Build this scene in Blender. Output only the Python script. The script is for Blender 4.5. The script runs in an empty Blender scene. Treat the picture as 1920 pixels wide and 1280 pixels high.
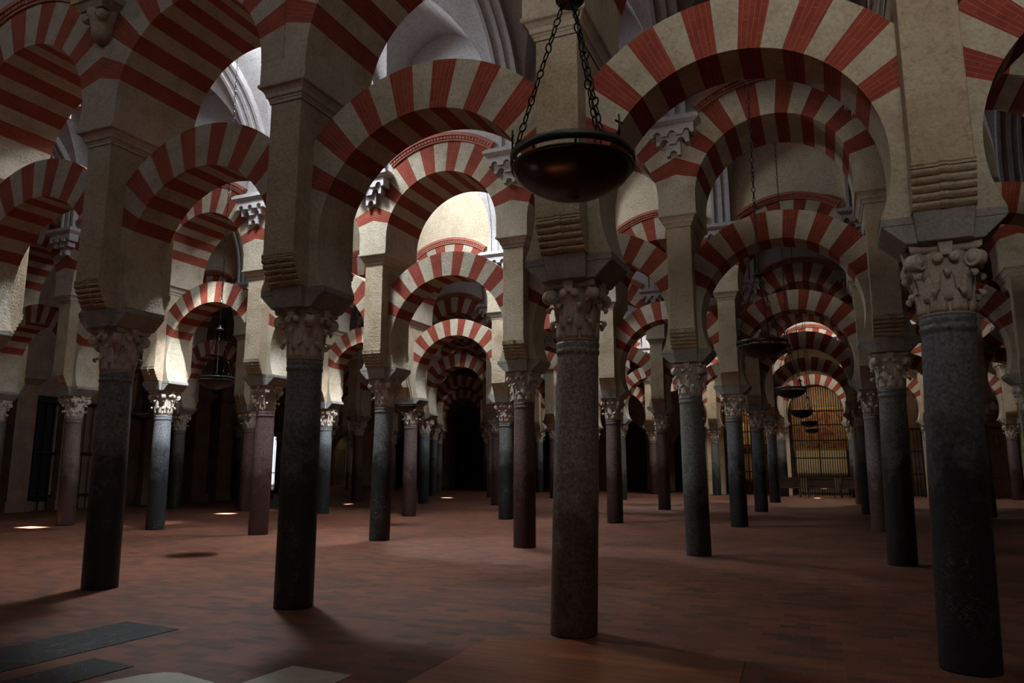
import bpy, bmesh, math, random
from math import sin, cos, pi, sqrt, radians, hypot, acos, atan2
from mathutils import Vector, Matrix
random.seed(7)
C = bpy.context.scene.collection
SX, SY = 3.3046, 6.6139
Z1, Z2, Z3, Z4, Z5, Z6 = 2.815, 3.414, 3.655, 3.965, 5.897, 6.123
PW, PF = .224, .574
UW, UF = .337, .66          # upper pier half width and half depth
AD = .305                    # half depth of the horseshoe arches
ZC, ZU = 4.2, 6.43           # centres of the two tiers of arches
XL, XR = -23.4, 11.2        # side walls
VC = 8.4                    # springing of the vaults
VR = SY/2 - .62

# ------------------------------------------------------------------ materials
def mat(name):
    m = bpy.data.materials.new(name); m.use_nodes = True
    n = m.node_tree.nodes; b = n['Principled BSDF']
    return m, n, m.node_tree.links, b

def ramp(n, stops):
    r = n.new('ShaderNodeValToRGB'); e = r.color_ramp.elements
    e[0].position, e[0].color = stops[0][0], (*stops[0][1], 1)
    e[1].position, e[1].color = stops[-1][0], (*stops[-1][1], 1)
    for p, c in stops[1:-1]:
        k = e.new(p); k.color = (*c, 1)
    return r

def noise(n, l, vec, scale, detail=4, rough=.6):
    t = n.new('ShaderNodeTexNoise'); t.inputs['Scale'].default_value = scale
    t.inputs['Detail'].default_value = detail; t.inputs['Roughness'].default_value = rough
    l.new(vec, t.inputs['Vector']); return t

def mix(n, l, fac, a, b, mode='MIX'):
    m = n.new('ShaderNodeMix'); m.data_type = 'RGBA'; m.blend_type = mode
    for sock, v in ((0, fac), (6, a), (7, b)):
        if hasattr(v, 'is_linked'): l.new(v, m.inputs[sock])
        elif isinstance(v, (int, float)): m.inputs[sock].default_value = v
        else: m.inputs[sock].default_value = (*v, 1)
    return m.outputs[2]

def bump(n, l, b, h, strength=.3, dist=.02):
    k = n.new('ShaderNodeBump'); k.inputs['Strength'].default_value = strength
    k.inputs['Distance'].default_value = dist
    l.new(h, k.inputs['Height']); l.new(k.outputs['Normal'], b.inputs['Normal'])

def objvec(n, l, world=False):
    if world:
        g = n.new('ShaderNodeNewGeometry'); return g.outputs['Position']
    t = n.new('ShaderNodeTexCoord'); oi = n.new('ShaderNodeObjectInfo')
    a = n.new('ShaderNodeVectorMath'); a.operation = 'ADD'
    mul = n.new('ShaderNodeMath'); mul.operation = 'MULTIPLY'; mul.inputs[1].default_value = 37.
    l.new(oi.outputs['Random'], mul.inputs[0])
    l.new(t.outputs['Object'], a.inputs[0]); l.new(mul.outputs[0], a.inputs[1])
    return a.outputs[0]

def stone(name, c1, c2, c3, bstr=.5, scale=1.0, rough=.9, spots=None):
    m, n, l, b = mat(name); v = objvec(n, l, True)
    a = noise(n, l, v, 2.2*scale, 5, .65); r = ramp(n, [(.3, c1), (.52, c2), (.75, c3)])
    l.new(a.outputs[0], r.inputs[0])
    f = noise(n, l, v, 26*scale, 5, .7)
    r2 = ramp(n, [(.3, (.62, .6, .58)), (.55, (1, 1, 1))]); l.new(f.outputs[0], r2.inputs[0])
    col = mix(n, l, .8, r.outputs[0], r2.outputs[0], 'MULTIPLY')
    l.new(col, b.inputs['Base Color']); b.inputs['Roughness'].default_value = rough
    b.inputs['Specular IOR Level'].default_value = .25
    h = n.new('ShaderNodeMath'); h.operation = 'ADD'
    g2 = noise(n, l, v, 9*scale, 6, .75); l.new(f.outputs[0], h.inputs[0]); l.new(g2.outputs[0], h.inputs[1])
    bump(n, l, b, h.outputs[0], bstr, .03)
    return m

M = {}
M['cream'] = stone('cream_voussoir', (.41, .34, .23), (.56, .495, .375), (.65, .59, .48), .7)
M['pier'] = stone('sandstone_pier', (.42, .33, .21), (.56, .46, .32), (.63, .54, .41), .85)
M['upier'] = stone('plastered_pier', (.44, .37, .27), (.55, .47, .37), (.60, .54, .44), .35)
M['capital'] = stone('carved_capital', (.48, .40, .33), (.61, .53, .45), (.68, .61, .54), .35, 1.5)
M['impost'] = stone('grey_impost', (.24, .24, .21), (.34, .34, .31), (.42, .42, .39), .45, 1.3)
M['lunette'] = stone('cream_lunette', (.60, .49, .33), (.72, .61, .44), (.76, .67, .50), .12, .8)
M['plaster'] = stone('white_plaster', (.47, .44, .44), (.54, .515, .515), (.60, .58, .58), .08, .7)
M['dark'] = stone('dark_stone', (.10, .075, .06), (.14, .11, .09), (.19, .15, .12), .4)
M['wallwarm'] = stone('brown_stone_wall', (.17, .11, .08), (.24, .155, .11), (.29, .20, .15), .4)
M['dentil'] = stone('red_dentil', (.36, .12, .08), (.44, .16, .11), (.48, .19, .14), .2)
M['chapel'] = stone('chapel_plaster', (.45, .36, .20), (.60, .50, .32), (.70, .60, .42), .2)

def brickred():
    m, n, l, b = mat('red_brick_voussoir')
    uv = n.new('ShaderNodeUVMap'); uv.uv_map = 'UVMap'
    br = n.new('ShaderNodeTexBrick'); l.new(uv.outputs[0], br.inputs['Vector'])
    br.inputs['Scale'].default_value = 1; br.inputs['Brick Width'].default_value = .29
    br.inputs['Row Height'].default_value = .052; br.inputs['Mortar Size'].default_value = .0028
    br.inputs['Mortar Smooth'].default_value = .4; br.inputs['Bias'].default_value = 0
    br.inputs['Color1'].default_value = (.265, .058, .036, 1); br.inputs['Color2'].default_value = (.225, .047, .030, 1)
    br.inputs['Mortar'].default_value = (.38, .14, .095, 1)
    v = objvec(n, l, True); a = noise(n, l, v, 3.1, 5, .65)
    r = ramp(n, [(.3, (.78, .74, .74)), (.7, (1.22, 1.2, 1.18))]); l.new(a.outputs[0], r.inputs[0])
    col = mix(n, l, .9, br.outputs[0], r.outputs[0], 'MULTIPLY'); l.new(col, b.inputs['Base Color'])
    b.inputs['Roughness'].default_value = .9; b.inputs['Specular IOR Level'].default_value = .2
    g = noise(n, l, v, 11, 6, .75); bump(n, l, b, g.outputs[0], .4, .03)
    return m
M['red'] = brickred()

def shaft_mat(name, up, low, vein, edge=1.75, vs=6.):
    m, n, l, b = mat(name); v = objvec(n, l)
    t = n.new('ShaderNodeTexCoord'); s = n.new('ShaderNodeSeparateXYZ'); l.new(t.outputs['Object'], s.inputs[0])
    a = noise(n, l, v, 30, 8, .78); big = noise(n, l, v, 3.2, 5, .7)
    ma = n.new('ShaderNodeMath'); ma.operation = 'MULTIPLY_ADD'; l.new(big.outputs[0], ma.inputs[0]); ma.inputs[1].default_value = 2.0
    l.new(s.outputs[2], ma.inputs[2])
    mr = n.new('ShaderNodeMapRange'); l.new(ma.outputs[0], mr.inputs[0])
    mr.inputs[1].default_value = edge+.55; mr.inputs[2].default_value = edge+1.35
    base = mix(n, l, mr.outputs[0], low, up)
    sp = ramp(n, [(.36, (.4, .4, .4)), (.5, (1, 1, 1)), (.66, (1.95, 1.9, 1.85))]); l.new(a.outputs[0], sp.inputs[0])
    c = mix(n, l, 1., base, sp.outputs[0], 'MULTIPLY')
    # pale veins
    w = n.new('ShaderNodeTexNoise'); w.noise_dimensions = '3D'; w.inputs['Scale'].default_value = vs; w.inputs['Detail'].default_value = 6
    w.inputs['Distortion'].default_value = 2.2; l.new(v, w.inputs['Vector'])
    vr = ramp(n, [(.488, (0, 0, 0)), (.5, (1, 1, 1)), (.512, (0, 0, 0))]); l.new(w.outputs[0], vr.inputs[0])
    vm = noise(n, l, v, 1.7, 2); vmr = ramp(n, [(.5, (0, 0, 0)), (.66, (1, 1, 1))]); l.new(vm.outputs[0], vmr.inputs[0])
    vf = mix(n, l, 1., vr.outputs[0], vmr.outputs[0], 'MULTIPLY')
    sc = mix(n, l, 1., vf, (.45, .45, .45), 'MULTIPLY')
    cc = n.new('ShaderNodeMix'); cc.data_type = 'RGBA'; l.new(sc, cc.inputs[0]); l.new(c, cc.inputs[6]); cc.inputs[7].default_value = (*vein, 1)
    l.new(cc.outputs[2], b.inputs['Base Color'])
    b.inputs['Roughness'].default_value = .48; b.inputs['Specular IOR Level'].default_value = .35
    bump(n, l, b, a.outputs[0], .25, .008)
    return m
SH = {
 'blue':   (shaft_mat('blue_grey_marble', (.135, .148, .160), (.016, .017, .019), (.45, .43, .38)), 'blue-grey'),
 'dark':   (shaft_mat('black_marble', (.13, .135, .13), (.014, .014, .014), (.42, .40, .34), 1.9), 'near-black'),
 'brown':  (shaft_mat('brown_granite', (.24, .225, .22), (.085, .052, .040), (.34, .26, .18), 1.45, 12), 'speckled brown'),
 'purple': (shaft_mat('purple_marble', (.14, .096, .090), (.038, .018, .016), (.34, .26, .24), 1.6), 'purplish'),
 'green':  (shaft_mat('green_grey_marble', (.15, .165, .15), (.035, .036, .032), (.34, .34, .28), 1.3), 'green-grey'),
}

def floor_mat():
    m, n, l, b = mat('terracotta_floor'); v = objvec(n, l, True)
    mp = n.new('ShaderNodeMapping'); l.new(v, mp.inputs[0]); mp.inputs['Rotation'].default_value = (0, 0, 0.0)
    dn = noise(n, l, v, 1.3, 2)
    vm = n.new('ShaderNodeVectorMath'); vm.operation = 'MULTIPLY_ADD'; l.new(dn.outputs[1], vm.inputs[0]); vm.inputs[1].default_value = (.02, .02, 0); l.new(mp.outputs[0], vm.inputs[2])
    br = n.new('ShaderNodeTexBrick'); l.new(vm.outputs[0], br.inputs['Vector'])
    br.inputs['Scale'].default_value = 1; br.inputs['Brick Width'].default_value = .29; br.inputs['Row Height'].default_value = .145
    br.inputs['Mortar Size'].default_value = .006; br.inputs['Mortar Smooth'].default_value = .3
    br.inputs['Color1'].default_value = (.175, .060, .031, 1); br.inputs['Color2'].default_value = (.060, .027, .018, 1); br.inputs['Mortar'].default_value = (.13, .08, .055, 1)
    br.inputs['Bias'].default_value = -.1
    a = noise(n, l, v, .55, 5, .6); r = ramp(n, [(.32, (.55, .50, .50)), (.52, (.95, .95, .95)), (.72, (1.2, 1.15, 1.1))]); l.new(a.outputs[0], r.inputs[0])
    c = mix(n, l, .85, br.outputs[0], r.outputs[0], 'MULTIPLY')
    a2 = noise(n, l, v, 7, 4, .6); r2 = ramp(n, [(.35, (.75, .72, .72)), (.6, (1.1, 1.1, 1.1))]); l.new(a2.outputs[0], r2.inputs[0])
    c = mix(n, l, .8, c, r2.outputs[0], 'MULTIPLY'); l.new(c, b.inputs['Base Color'])
    rr = n.new('ShaderNodeMapRange'); l.new(a2.outputs[0], rr.inputs[0]); rr.inputs[3].default_value = .42; rr.inputs[4].default_value = .68
    l.new(rr.outputs[0], b.inputs['Roughness']); b.inputs['Specular IOR Level'].default_value = .28
    bump(n, l, b, br.outputs[1], -.25, .006)
    return m
M['floor'] = floor_mat()

def wood(name, c1, c2, rough=.35, plank=.14):
    m, n, l, b = mat(name); v = objvec(n, l, True)
    br = n.new('ShaderNodeTexBrick'); l.new(v, br.inputs['Vector']); br.inputs['Scale'].default_value = 1
    br.inputs['Brick Width'].default_value = 3.; br.inputs['Row Height'].default_value = plank; br.inputs['Mortar Size'].default_value = .003
    br.inputs['Color1'].default_value = (*c1, 1); br.inputs['Color2'].default_value = (*c2, 1); br.inputs['Mortar'].default_value = (.04, .015, .008, 1)
    mp = n.new('ShaderNodeMapping'); l.new(v, mp.inputs[0]); mp.inputs['Scale'].default_value = (1.2, 14, 14)
    a = noise(n, l, mp.outputs[0], 1.6, 5, .65); r = ramp(n, [(.32, (.38, .33, .30)), (.5, (.9, .88, .86)), (.68, (1.3, 1.25, 1.2))]); l.new(a.outputs[0], r.inputs[0])
    c = mix(n, l, .9, br.outputs[0], r.outputs[0], 'MULTIPLY'); l.new(c, b.inputs['Base Color'])
    b.inputs['Roughness'].default_value = rough; b.inputs['Specular IOR Level'].default_value = .5
    return m
M['plank'] = wood('varnished_planks', (.27, .092, .034), (.18, .058, .022))
M['pew'] = wood('dark_pew_wood', (.07, .035, .02), (.05, .025, .015), .4)
M['retable'] = stone('dark_carved_wood', (.13, .075, .04), (.19, .11, .06), (.26, .16, .08), .3, 3, .5)

def plain(name, c, rough=.5, metal=0., spec=.5, nz=0.):
    m, n, l, b = mat(name); b.inputs['Roughness'].default_value = rough; b.inputs['Metallic'].default_value = metal
    b.inputs['Specular IOR Level'].default_value = spec
    v = objvec(n, l); a = noise(n, l, v, 9, 5, .6)
    r = ramp(n, [(.3, tuple(x*(1-nz) for x in c)), (.7, tuple(x*(1+nz) for x in c))]); l.new(a.outputs[0], r.inputs[0]); l.new(r.outputs[0], b.inputs['Base Color'])
    return m
M['bronze'] = plain('dark_bronze', (.050, .052, .042), .38, .75, .5, .45)
M['iron'] = plain('black_iron', (.02, .02, .02), .45, .6, .5, .2)
M['bowl'] = plain('oxidised_bowl', (.030, .016, .012), .26, .55, .5, .3)
M['gold'] = plain('gilded_iron', (.42, .28, .07), .35, .8, .5, .25)
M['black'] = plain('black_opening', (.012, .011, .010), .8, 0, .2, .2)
M['glass'] = plain('frosted_pane', (.75, .78, .8), .6, 0, .3, .02)

def slab_mat(name, c1, c2, vein, vf):
    m, n, l, b = mat(name); v = objvec(n, l, True); a = noise(n, l, v, 3.5, 7, .7)
    r = ramp(n, [(.3, c1), (.7, c2)]); l.new(a.outputs[0], r.inputs[0])
    w = noise(n, l, v, 2.1, 5); w.inputs['Distortion'].default_value = 1.5
    vr = ramp(n, [(.494, (0, 0, 0)), (.5, (vf, vf, vf)), (.506, (0, 0, 0))]); l.new(w.outputs[0], vr.inputs[0])
    c = mix(n, l, vr.outputs[0], r.outputs[0], vein); l.new(c, b.inputs['Base Color'])
    b.inputs['Roughness'].default_value = .6; b.inputs['Specular IOR Level'].default_value = .22
    return m
M['blackslab'] = slab_mat('black_tomb_marble', (.012, .013, .013), (.024, .026, .025), (.30, .30, .28), .45)
M['whiteslab'] = slab_mat('worn_white_marble', (.34, .34, .27), (.50, .50, .41), (.25, .24, .2), .5)

def painting_mat():
    m, n, l, b = mat('altar_painting_oils'); t = n.new('ShaderNodeTexCoord')
    a = noise(n, l, t.outputs['Object'], 1.6, 6, .7); a.inputs['Distortion'].default_value = 1.2
    r = ramp(n, [(.32, (.05, .02, .015)), (.45, (.20, .06, .04)), (.53, (.30, .19, .09)), (.62, (.10, .08, .06)), (.75, (.40, .30, .18))])
    l.new(a.outputs[0], r.inputs[0]); l.new(r.outputs[0], b.inputs['Base Color']); b.inputs['Roughness'].default_value = .4
    return m
M['painting'] = painting_mat()

def emit(name, c, s):
    m, n, l, b = mat(name); b.inputs['Emission Color'].default_value = (*c, 1); b.inputs['Emission Strength'].default_value = s
    b.inputs['Base Color'].default_value = (*c, 1)
    return m
M['flame'] = emit('amber_lamp_glow', (1., .38, .06), 2.5)

# ------------------------------------------------------------------ mesh helpers
class MB:
    """collects vertices and faces with material slots and uv, builds ONE mesh"""
    def __init__(s): s.v = []; s.f = []; s.m = []; s.uv = []; s.sm = []
    def quad(s, pts, mi=0, uv=None, sm=False):
        k = len(s.v); s.v += [tuple(p) for p in pts]; s.f.append(tuple(range(k, k+len(pts)))); s.m.append(mi)
        s.uv.append(uv or [(0, 0)]*len(pts)); s.sm.append(sm)
    def box(s, x0, x1, y0, y1, z0, z1, mi=0):
        s.frus(x0, x1, y0, y1, z0, x0, x1, y0, y1, z1, mi)
    def frus(s, a0, a1, b0, b1, z0, c0, c1, d0, d1, z1, mi=0):
        P = [(a0, b0, z0), (a1, b0, z0), (a1, b1, z0), (a0, b1, z0), (c0, d0, z1), (c1, d0, z1), (c1, d1, z1), (c0, d1, z1)]
        k = len(s.v); s.v += P
        for f in ((0, 3, 2, 1), (4, 5, 6, 7), (0, 1, 5, 4), (1, 2, 6, 5), (2, 3, 7, 6), (3, 0, 4, 7)):
            s.f.append(tuple(k+i for i in f)); s.m.append(mi); s.uv.append([(0, 0)]*4); s.sm.append(False)
    def grid(s, rows, mi=0, close=False, caps=False, sm=True):
        """rows of points -> shared grid"""
        k = len(s.v); n = len(rows[0])
        for r in rows: s.v += [tuple(p) for p in r]
        for a in range(len(rows)-1):
            for b in range(n if close else n-1):
                b2 = (b+1) % n
                s.f.append((k+a*n+b, k+a*n+b2, k+(a+1)*n+b2, k+(a+1)*n+b)); s.m.append(mi); s.uv.append([(0, 0)]*4); s.sm.append(sm)
        if caps:
            s.f.append(tuple(k+i for i in reversed(range(n)))); s.m.append(mi); s.uv.append([(0, 0)]*n); s.sm.append(False)
            q = k+(len(rows)-1)*n
            s.f.append(tuple(q+i for i in range(n))); s.m.append(mi); s.uv.append([(0, 0)]*n); s.sm.append(False)
    def lathe(s, prof, n=32, mi=0, cx=0, cy=0, sm=True, caps=True):
        s.grid([[(cx+r*cos(2*pi*i/n), cy+r*sin(2*pi*i/n), z) for i in range(n)] for r, z in prof], mi, True, caps, sm)
    def tube(s, pts, r, n=6, mi=0, closed=False):
        rows = []; N = len(pts); pts = [Vector(p) for p in pts]
        up = None
        for i, p in enumerate(pts):
            if closed: d = pts[(i+1) % N]-pts[i-1]
            else: d = pts[min(i+1, N-1)]-pts[max(i-1, 0)]
            d.normalize()
            if up is None: up = Vector((0, 0, 1)) if abs(d.z) < .9 else Vector((1, 0, 0))
            a = d.cross(up).normalized(); b = a.cross(d).normalized(); up = b
            rr = r[i] if isinstance(r, (list, tuple)) else r
            rows.append([p+a*rr*cos(2*pi*k/n)+b*rr*sin(2*pi*k/n) for k in range(n)])
        if closed: rows.append(rows[0])
        s.grid(rows, mi, True, not closed)
    def xform(s, mt, k0=0):
        for i in range(k0, len(s.v)): s.v[i] = tuple(mt @ Vector(s.v[i]))
    def mesh(s, name, mats):
        me = bpy.data.meshes.new(name); me.from_pydata(s.v, [], s.f)
        for m in (mats if isinstance(mats, (list, tuple)) else [mats]): me.materials.append(m)
        ul = me.uv_layers.new(name='UVMap')
        for p, mi, uv, sm in zip(me.polygons, s.m, s.uv, s.sm):
            p.material_index = mi; p.use_smooth = sm
            for li, t in zip(p.loop_indices, uv): ul.data[li].uv = t
        me.update(); return me
    def build(s, name, mats, parent=None, loc=None):
        return link(name, s.mesh(name, mats), parent, loc)

def link(name, me, parent=None, loc=None):
    o = bpy.data.objects.new(name, me); C.objects.link(o)
    if parent: o.parent = parent
    if loc: o.location = loc
    return o
def tag(o, label, cat, group=None):
    o['label'] = label; o['category'] = cat
    if group: o['group'] = group
    return o
def thing(name, loc, label, cat, group=None, rz=0):
    o = bpy.data.objects.new(name, None); C.objects.link(o); o.location = loc; o.rotation_euler = (0, 0, rz)
    o.empty_display_size = .1
    return tag(o, label, cat, group)
def struct(o): o['kind'] = 'structure'; return o
def bevel(o, w=.012, seg=2):
    m = o.modifiers.new('bevel', 'BEVEL'); m.width = w; m.segments = seg; m.limit_method = 'ANGLE'; m.angle_limit = radians(40)

# ------------------------------------------------------------------ column meshes
def shaft_mesh(R, dx, dy, key):
    b = MB(); n = 40; H = Z1; rows = []
    for z, r in ((0, R*1.0), (.02, R*1.01), (.5, R*1.01), (1.3, R*1.0), (2.1, R*.965), (2.66, R*.93), (2.69, R*.93), (2.70, R*.975), (2.735, R*.985), (2.745, R*.945), (2.76, R*.96), (2.79, R*.985), (H, R*.97)):
        t = 1-z/H
        rows.append([(dx*t+r*cos(2*pi*i/n), dy*t+r*sin(2*pi*i/n), z) for i in range(n)])
    b.grid(rows, 0, True, True)
    return b.mesh('shaft_'+key, SH[key][0])

def leaf(b, ang, r0, z0, h, w, out, rfun, curl=.055):
    """an acanthus-like leaf hugging the bell, tip curling outward"""
    spine = []
    for t in (0, .25, .5, .7, .85, .95, 1.0):
        z = z0+h*t; r = rfun(z)+.006+out*t**3
        ww = w*(1.0-.25*t) if t < .8 else w*(.8-.35*(t-.8)/.2)
        spine.append((r, z, ww, .010+.006*sin(pi*t)))
    r, z, ww, _ = spine[-1]
    spine += [(r+curl*.5, z+.012, ww*.95, .026), (r+curl*.95, z+.002, ww*.9, .028), (r+curl*1.15, z-.025, ww*.75, .024), (r+curl*1.0, z-.052, ww*.5, .012)]
    ca, sa = cos(ang), sin(ang); rows = []
    for (r, z, ww, t) in spine:
        sec = []
        for u, q in ((-1, -.4), (-.7, .5), (-.3, .9), (0, 1.0), (.3, .9), (.7, .5), (1, -.4), (.5, -1), (-.5, -1)):
            y = u*ww/2; rr = r+q*t
            sec.append((rr*ca-y*sa, rr*sa+y*ca, z))
        rows.append(sec)
    b.grid(rows, 0, True, True)

def capital_mesh(variant):
    b = MB(); H = Z2-Z1; R = .215
    def rf(z): t = max(0, min(1, z/H)); return R*(.93+.05*t+.22*t**3)
    b.lathe([(rf(0)*.98, 0), (rf(0)*1.06, .015), (rf(0)*1.06, .035), (rf(0), .045)]+[(rf(H*t), H*t) for t in (.2, .35, .5, .65, .8, .92)], 40)
    n = 8
    for k in range(n): leaf(b, 2*pi*(k+(.5 if variant == 1 else 0))/n, 0, .03, .17, .15, .008, rf, .06)
    for k in range(n): leaf(b, 2*pi*(k+(0 if variant == 1 else .5))/n, 0, .12, .24, .14, .010, rf, .055)
    # corner volutes with spiral eye
    for k in range(4):
        a = pi/4+k*pi/2; ca, sa = cos(a), sin(a)
        b.tube([((rf(.3)+q)*ca, (rf(.3)+q)*sa, z) for q, z in ((-.02, .30), (.01, .38), (.05, .45), (.085, .50))], [.045, .042, .04, .04], 8)
        k0 = len(b.v)
        b.lathe([(.0, -.055), (.035, -.055), (.04, -.045), (.058, -.045), (.07, -.05), (.075, -.03), (.068, 0), (.075, .03), (.07, .05), (.058, .045), (.04, .045), (.035, .055), (.0, .055)], 18, caps=False)
        mt = Matrix.Translation(((rf(.3)+.095)*ca, (rf(.3)+.095)*sa, .455)) @ Matrix.Rotation(a, 4, 'Z') @ Matrix.Rotation(pi/2, 4, 'X')
        b.xform(mt, k0)
        # inner helices of each face
        for s in (-1, 1):
            af = k*pi/2; r = rf(.42)+.045
            k0 = len(b.v)
            b.lathe([(0, -.02), (.03, -.02), (.042, -.008), (.042, .01), (.03, .02), (.012, .026), (0, .026)], 12, caps=False)
            mt = Matrix.Rotation(af, 4, 'Z') @ Matrix.Translation((r, s*.06, .475)) @ Matrix.Rotation(pi/2, 4, 'Y')
            b.xform(mt, k0)
        # boss of each face
        af = k*pi/2; k0 = len(b.v)
        b.frus(-.03, .03, -.04, .04, .49, -.045, .045, -.055, .055, H, 0)
        b.xform(Matrix.Rotation(af, 4, 'Z') @ Matrix.Translation((rf(H)+.0, 0, 0)), k0)
    # abacus with concave sides
    ring = []
    for k in range(4):
        for t in (-.85, -.5, 0, .5, .85):
            d = .262-.035*(1-(t/.85)**2); x, y = d, t*.31
            a = k*pi/2; ring.append((x*cos(a)-y*sin(a), x*sin(a)+y*cos(a)))
    b.grid([[(x*.93, y*.93, H-.065) for x, y in ring], [(x, y, H-.05) for x, y in ring], [(x*1.02, y*1.02, H) for x, y in ring]], 0, True, True, False)
    return b.mesh('capital', M['capital'])

def impost_mesh():
    b = MB()
    b.frus(-.283, .283, -.31, .31, 0, -.46, .46, -.312, .312, Z3-Z2-.072)
    b.box(-.46, .46, -.312, .312, Z3-Z2-.072, Z3-Z2)
    for s in (-1, 1):
        y0, y1 = sorted((s*.30, s*.345)); y2, y3 = sorted((s*.30, s*.418))
        b.frus(-PW*.9, PW*.9, y0, y1, .004, -PW, PW, y2, y3, Z3-Z2)
    return b.mesh('impost_block', M['impost'])

def pier_meshes():
    out = {}
    b = MB()
    b.box(-PW, PW, -.31, .31, Z3, Z4)
    b.box(-PW, PW, -PF, PF, Z4, Z5)
    out['pier_body'] = b.mesh('pier_body', M['pier'])
    # modillion with stacked rolls, front face towards -y, local z 0 = Z3
    b = MB(); H = Z4-Z3; prof = []
    N = 5
    def line(t): return .418+(PF-.418)*(t**.8)
    z = 0
    prof.append((.418, 0.))
    for k in range(N):
        t0 = k/N; t1 = (k+1)/N
        for q in (.12, .3, .5, .7, .88, 1.):
            t = t0+(t1-t0)*q
            prof.append((line(t)+.022*sin(pi*q)-.012*(1 if q in (1.,) else 0), H*t))
    prof += [(PF+.012, H), (PF+.012, H+.018), (PF, H+.02), (PF+.014, H+.03), (PF+.014, H+.052), (PF+.005, H+.055)]
    for x0, x1, dd in ((-PW-.007, -.03, 0), (-.03, .03, .02), (.03, PW+.007, 0)):
        rows = []
        for x in (x0, x1): rows.append([(x, -p-dd, zz) for p, zz in prof]+[(x, -.30, H+.055), (x, -.30, 0)])
        b.grid(rows, 0, True, True, False)
    out['modillion'] = b.mesh('modillion', M['pier'])
    b = MB()
    for s in (1,):
        b.frus(-PW, PW, -.418, -.30, 0, -PW-.006, PW+.006, -PF+.02, -.30, H)
        b.box(-PW-.006, PW+.006, -PF-.012, -.30, H, H+.04)
    out['chamfer'] = b.mesh('plain_corbel', M['pier'])
    # cornice between the tiers
    b = MB(); lv = []
    for (t, z) in ((0, 0), (.10, .0), (.14, .035), (.22, .045), (.22, .06), (.38, .075), (.45, .12), (.72, .17), (.95, .185), (1, .2), (1, Z6-Z5), (.96, Z6-Z5)):
        hx = PW+(UW+.012-PW)*t; hy = PF+(UF+.03-PF)*t
        lv.append([(-hx, -hy, z), (hx, -hy, z), (hx, hy, z), (-hx, hy, z)])
    b.grid(lv, 0, True, True, False)
    out['cornice'] = b.mesh('cornice', M['upier'])
    b = MB(); b.box(-UW, UW, -UF, UF, 0, ZU-Z6)
    out['upper_block'] = b.mesh('upper_block', M['upier'])
    # lobed plaster bracket under the vault rib; local origin on the wall face, -y outwards, z0 = 7.2
    b = MB()
    def lobed(x0, x1, y1, z0, z1, nl):
        """block hanging down with little arches cut in its lower edge"""
        w = (x1-x0)/nl; top = z1; pts = []
        for k in range(nl):
            a = x0+k*w
            pts.append((a, z0)); pts.append((a+w*.22, z0))
            for q in range(7): t = pi-pi*q/6; pts.append((a+w/2+w*.27*cos(t), z0+.01+w*.33*sin(t)))
            pts.append((a+w*.78, z0))
        pts.append((x1, z0)); poly = pts+[(x1, top), (x0, top)]
        # triangulate-safe strips: build columns between bottom outline and top
        for (xa, za), (xb, zb) in zip(pts[:-1], pts[1:]):
            if xb-xa > 1e-5: 
                b.quad([(xa, y1, za), (xb, y1, zb), (xb, y1, top), (xa, y1, top)])
            b.quad([(xa, .02, za), (xb, .02, zb), (xb, y1, zb), (xa, y1, za)])
        b.quad([(x0, .02, z0), (x0, y1, z0), (x0, y1, top), (x0, .02, top)])
        b.quad([(x1, y1, z0), (x1, .02, z0), (x1, .02, top), (x1, y1, top)])
        b.quad([(x0, .02, top), (x0, y1, top), (x1, y1, top), (x1, .02, top)])
    lobed(-.13, .13, -.12, 0, .26, 1)
    lobed(-.30, .30, -.19, .20, .42, 2)
    lobed(-.40, .40, -.26, .34, .54, 3)
    b.frus(-.42, .42, -.28, .02, .54, -.5, .5, -.34, .02, .60)
    b.box(-.5, .5, -.34, .02, .60, .66); b.box(-.46, .46, -.30, .02, .66, .70)
    out['plaster_bracket'] = b.mesh('plaster_bracket', M['plaster'])
    return out

# ------------------------------------------------------------------ arches
def outl(th, ro, half):
    c = abs(cos(th)); return ro if c < 1e-6 else min(ro, half/c)

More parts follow.
